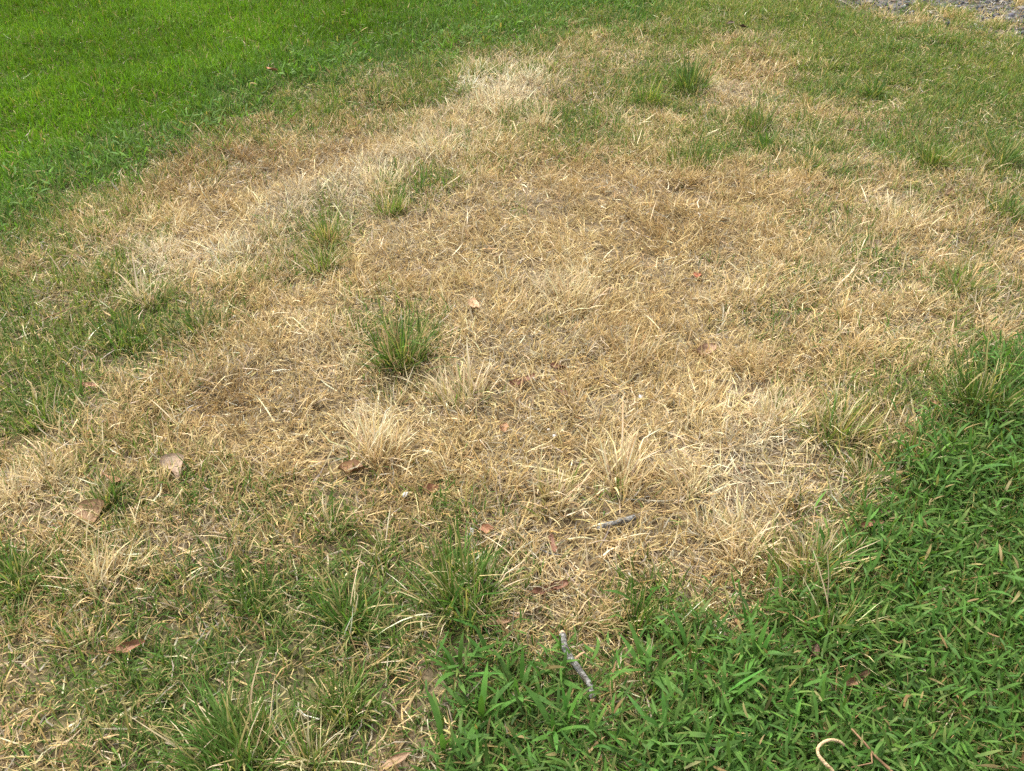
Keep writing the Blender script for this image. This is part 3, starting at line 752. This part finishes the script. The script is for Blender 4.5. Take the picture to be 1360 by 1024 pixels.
leaf(926, 366, 12, 9, 60, (.42, .14, .06), 'tiny red leaf above the brown mound', .5, (20, 0), .022, stalk=False)
leaf(646, 704, 18, 12, 15, (.38, .17, .08), 'orange leaf beside the white chip above the largest green tuft', .5, (15, 0), .016, stalk=False)
leaf(1136, 903, 38, 9, 25, (.22, .12, .06), 'rolled brown leaf sunk in the lush grass', 1.0, (20, 0), .03, 'strip', False)
leaf(525, 1012, 44, 11, 38, (.30, .18, .095), 'brown bark strip at the bottom edge left of the small green patch', .4, (15, 0), .018, 'strip', False)
leaf(120, 511, 20, 6, 0, (.30, .15, .07), 'thin brown leaf on the left below the green tufts', .4, (15, 0), .02, 'strip', False)
leaf(1128, 173, 34, 5, 168, (.30, .13, .07), 'reddish bark strip on the far bare soil', .3, (10, 0), .016, 'strip', False)

# ------------------------------------------------------------------ things: sticks and twigs
M_BARK = noise_mat('grey_lichen_bark', [(.30, (.05, .042, .035)), (.45, (.13, .12, .105)), (.58, (.25, .245, .225)), (.75, (.42, .425, .39))], 170, 9, .9, 1.0, 420, .1)
M_WOOD = noise_mat('broken_wood', [(.3, (.34, .20, .10)), (.7, (.56, .38, .22))], 90, 5, .8, .4, 250, .2)
M_VINE = noise_mat('tan_vine', [(.3, (.34, .22, .11)), (.5, (.52, .37, .21)), (.75, (.58, .44, .26))], 190, 7, .75, .7, 420, .15)
M_TWIG = noise_mat('brown_twig', [(.3, (.14, .075, .035)), (.7, (.32, .19, .10))], 80, 6, .75, .4, 260, .3)

def chart_path(pts, lift, X0, n):
    """smooth path through chart points, raised off the ground, relative to X0"""
    P = np.array([np.array(spot(u, v, lift=h)) + np.array((0, 0, h)) for (u, v), h in zip(pts, lift)]) - np.array(X0)
    t = np.arange(len(P)); tt = np.linspace(0, len(P) - 1, n)
    Q = np.stack([np.interp(tt, t, P[:, k]) for k in range(3)], 1)
    for _ in range(3):
        Q[1:-1] = (Q[:-2] + 2 * Q[1:-1] + Q[2:]) / 4
    return Q

def stick(name, pts, lift, r0, r1, mat, label, cat, n=26, sides=12, bump=.06, ends=None, knots=(), group='sticks and twigs'):
    X0 = spot(*pts[0], lift=lift[0])
    Q = chart_path(pts, lift, X0, n)
    rad = np.linspace(r0, r1, n) * (1 + .09 * np.interp(np.linspace(0, 9, n), np.arange(10), rng.normal(0, 1, 10)))
    for kpos, amt in knots: rad *= 1 + amt * np.exp(-((np.linspace(0, 1, n) - kpos) / .035) ** 2)
    o = tube_obj(name, Q, rad, mat, None, sides, bump, 3, X0)
    tag(o, label, cat, group)
    if ends:
        for q, p, r in ((Q[0], Q[0] - Q[1], rad[0]), (Q[-1], Q[-1] - Q[-2], rad[-1])):
            d = p / np.linalg.norm(p)
            tube_obj('broken_end', [q - d * .001, q + d * .002, q + d * .0045], [r * .88, r * .82, r * .55], ends, o, 9, .1, 5)
    return o, Q

st, Q = stick('fallen_stick', [(747, 842), (749, 858), (756, 872), (766, 885), (776, 899), (784, 910), (786, 918), (787, 928)], [.034, .033, .030, .028, .027, .026, .024, .020], .0043, .0037, M_BARK,
      'crooked grey lichen covered stick lying at the front', 'stick', 44, 14, .06, M_WOOD, ((.18, .16), (.45, .12), (.78, .22), (.95, .12)))
tube_obj('side_twig', [Q[15] + np.array((.003, 0, .003)), Q[15] + np.array((.011, .006, .006)), Q[15] + np.array((.016, .008, .007))], [.0022, .0016, .0008], M_WOOD, st, 7)
stick('curled_vine', [(1121, 990), (1116, 985), (1106, 982), (1096, 984), (1088, 990), (1085, 997), (1088, 1005), (1095, 1013), (1103, 1021), (1114, 1034)], [.045, .052, .056, .057, .057, .056, .054, .05, .045, .035], .0014, .0021, M_VINE,
      'curled tan vine stem hooked over the lush grass at the bottom right', 'vine', 40, 10, .06)
tw, Q = stick('brown_twig', [(1131, 968), (1141, 979), (1152, 991), (1160, 1002), (1172, 1013), (1186, 1026)], [.046, .046, .044, .040, .038, .034], .0010, .0018, M_TWIG,
      'thin brown twig beside the curled tan vine', 'twig', 24, 8, .06)
tube_obj('side_twig', [Q[12], Q[12] + np.array((-.004, -.016, .002)), Q[12] + np.array((-.028, -.020, .0))], [.0012, .001, .0006], M_TWIG, tw, 6)
stick('grey_twig', [(793, 702), (806, 697), (818, 694), (829, 691), (843, 687)], [.014, .014, .014, .014, .012], .0034, .0042, M_BARK,
      'short grey and black twig with a white band in the straw', 'twig', 20, 10, .1)
stick('dark_twig', [(716, 729), (726, 734), (738, 737), (748, 738)], [.010, .010, .010, .010], .0017, .0014, M_BARK,
      'little dark twig at the foot of the upright rust strip', 'twig', 14, 8, .08)
stick('thin_brown_stem', [(52, 428), (66, 420), (82, 414), (98, 408)], [.02, .022, .024, .024], .0012, .001, M_TWIG,
      'thin brown stem on the left beside the green tufts', 'twig', 14, 6, .05)

# ------------------------------------------------------------------ things: small white chips
M_CHIP = noise_mat('white_chip', [(.3, (.38, .37, .34)), (.6, (.58, .57, .54))], 120, 5, .7, .4, 300, .3)
def chip(u, v, size, label):
    X, Y, Z = spot(u, v); s = depth(Y) / FPX * size * .42
    V = ico_v * np.array((1.15, .9, .55)) * s * (1 + rng.normal(0, .22, (12, 1)))
    o = link('white_chip', tri_mesh('white_chip', V, ico_t, np.ones((12, 3)), False), M_CHIP, loc=(X, Y, Z + .010))
    o.rotation_euler = (rng.normal(0, .3), rng.normal(0, .3), rng.uniform(0, 6)); tag(o, label, 'stone chip', 'small white chips in the straw')
chip(728, 577, 8, 'white chip in the straw left of the tall pale fan, upper of two')
chip(736, 585, 7, 'white chip in the straw left of the tall pale fan, lower of two')
chip(627, 712, 13, 'largest white chip, above the largest green tuft')
chip(538, 664, 14, 'bluish white chip right of the flat orange leaves')
chip(851, 533, 9, 'white chip above the tall pale fan of stalks')
chip(1124, 620, 9, 'white chip near the edge of the lush grass on the right')
print('triangles in stuff', tri_total)
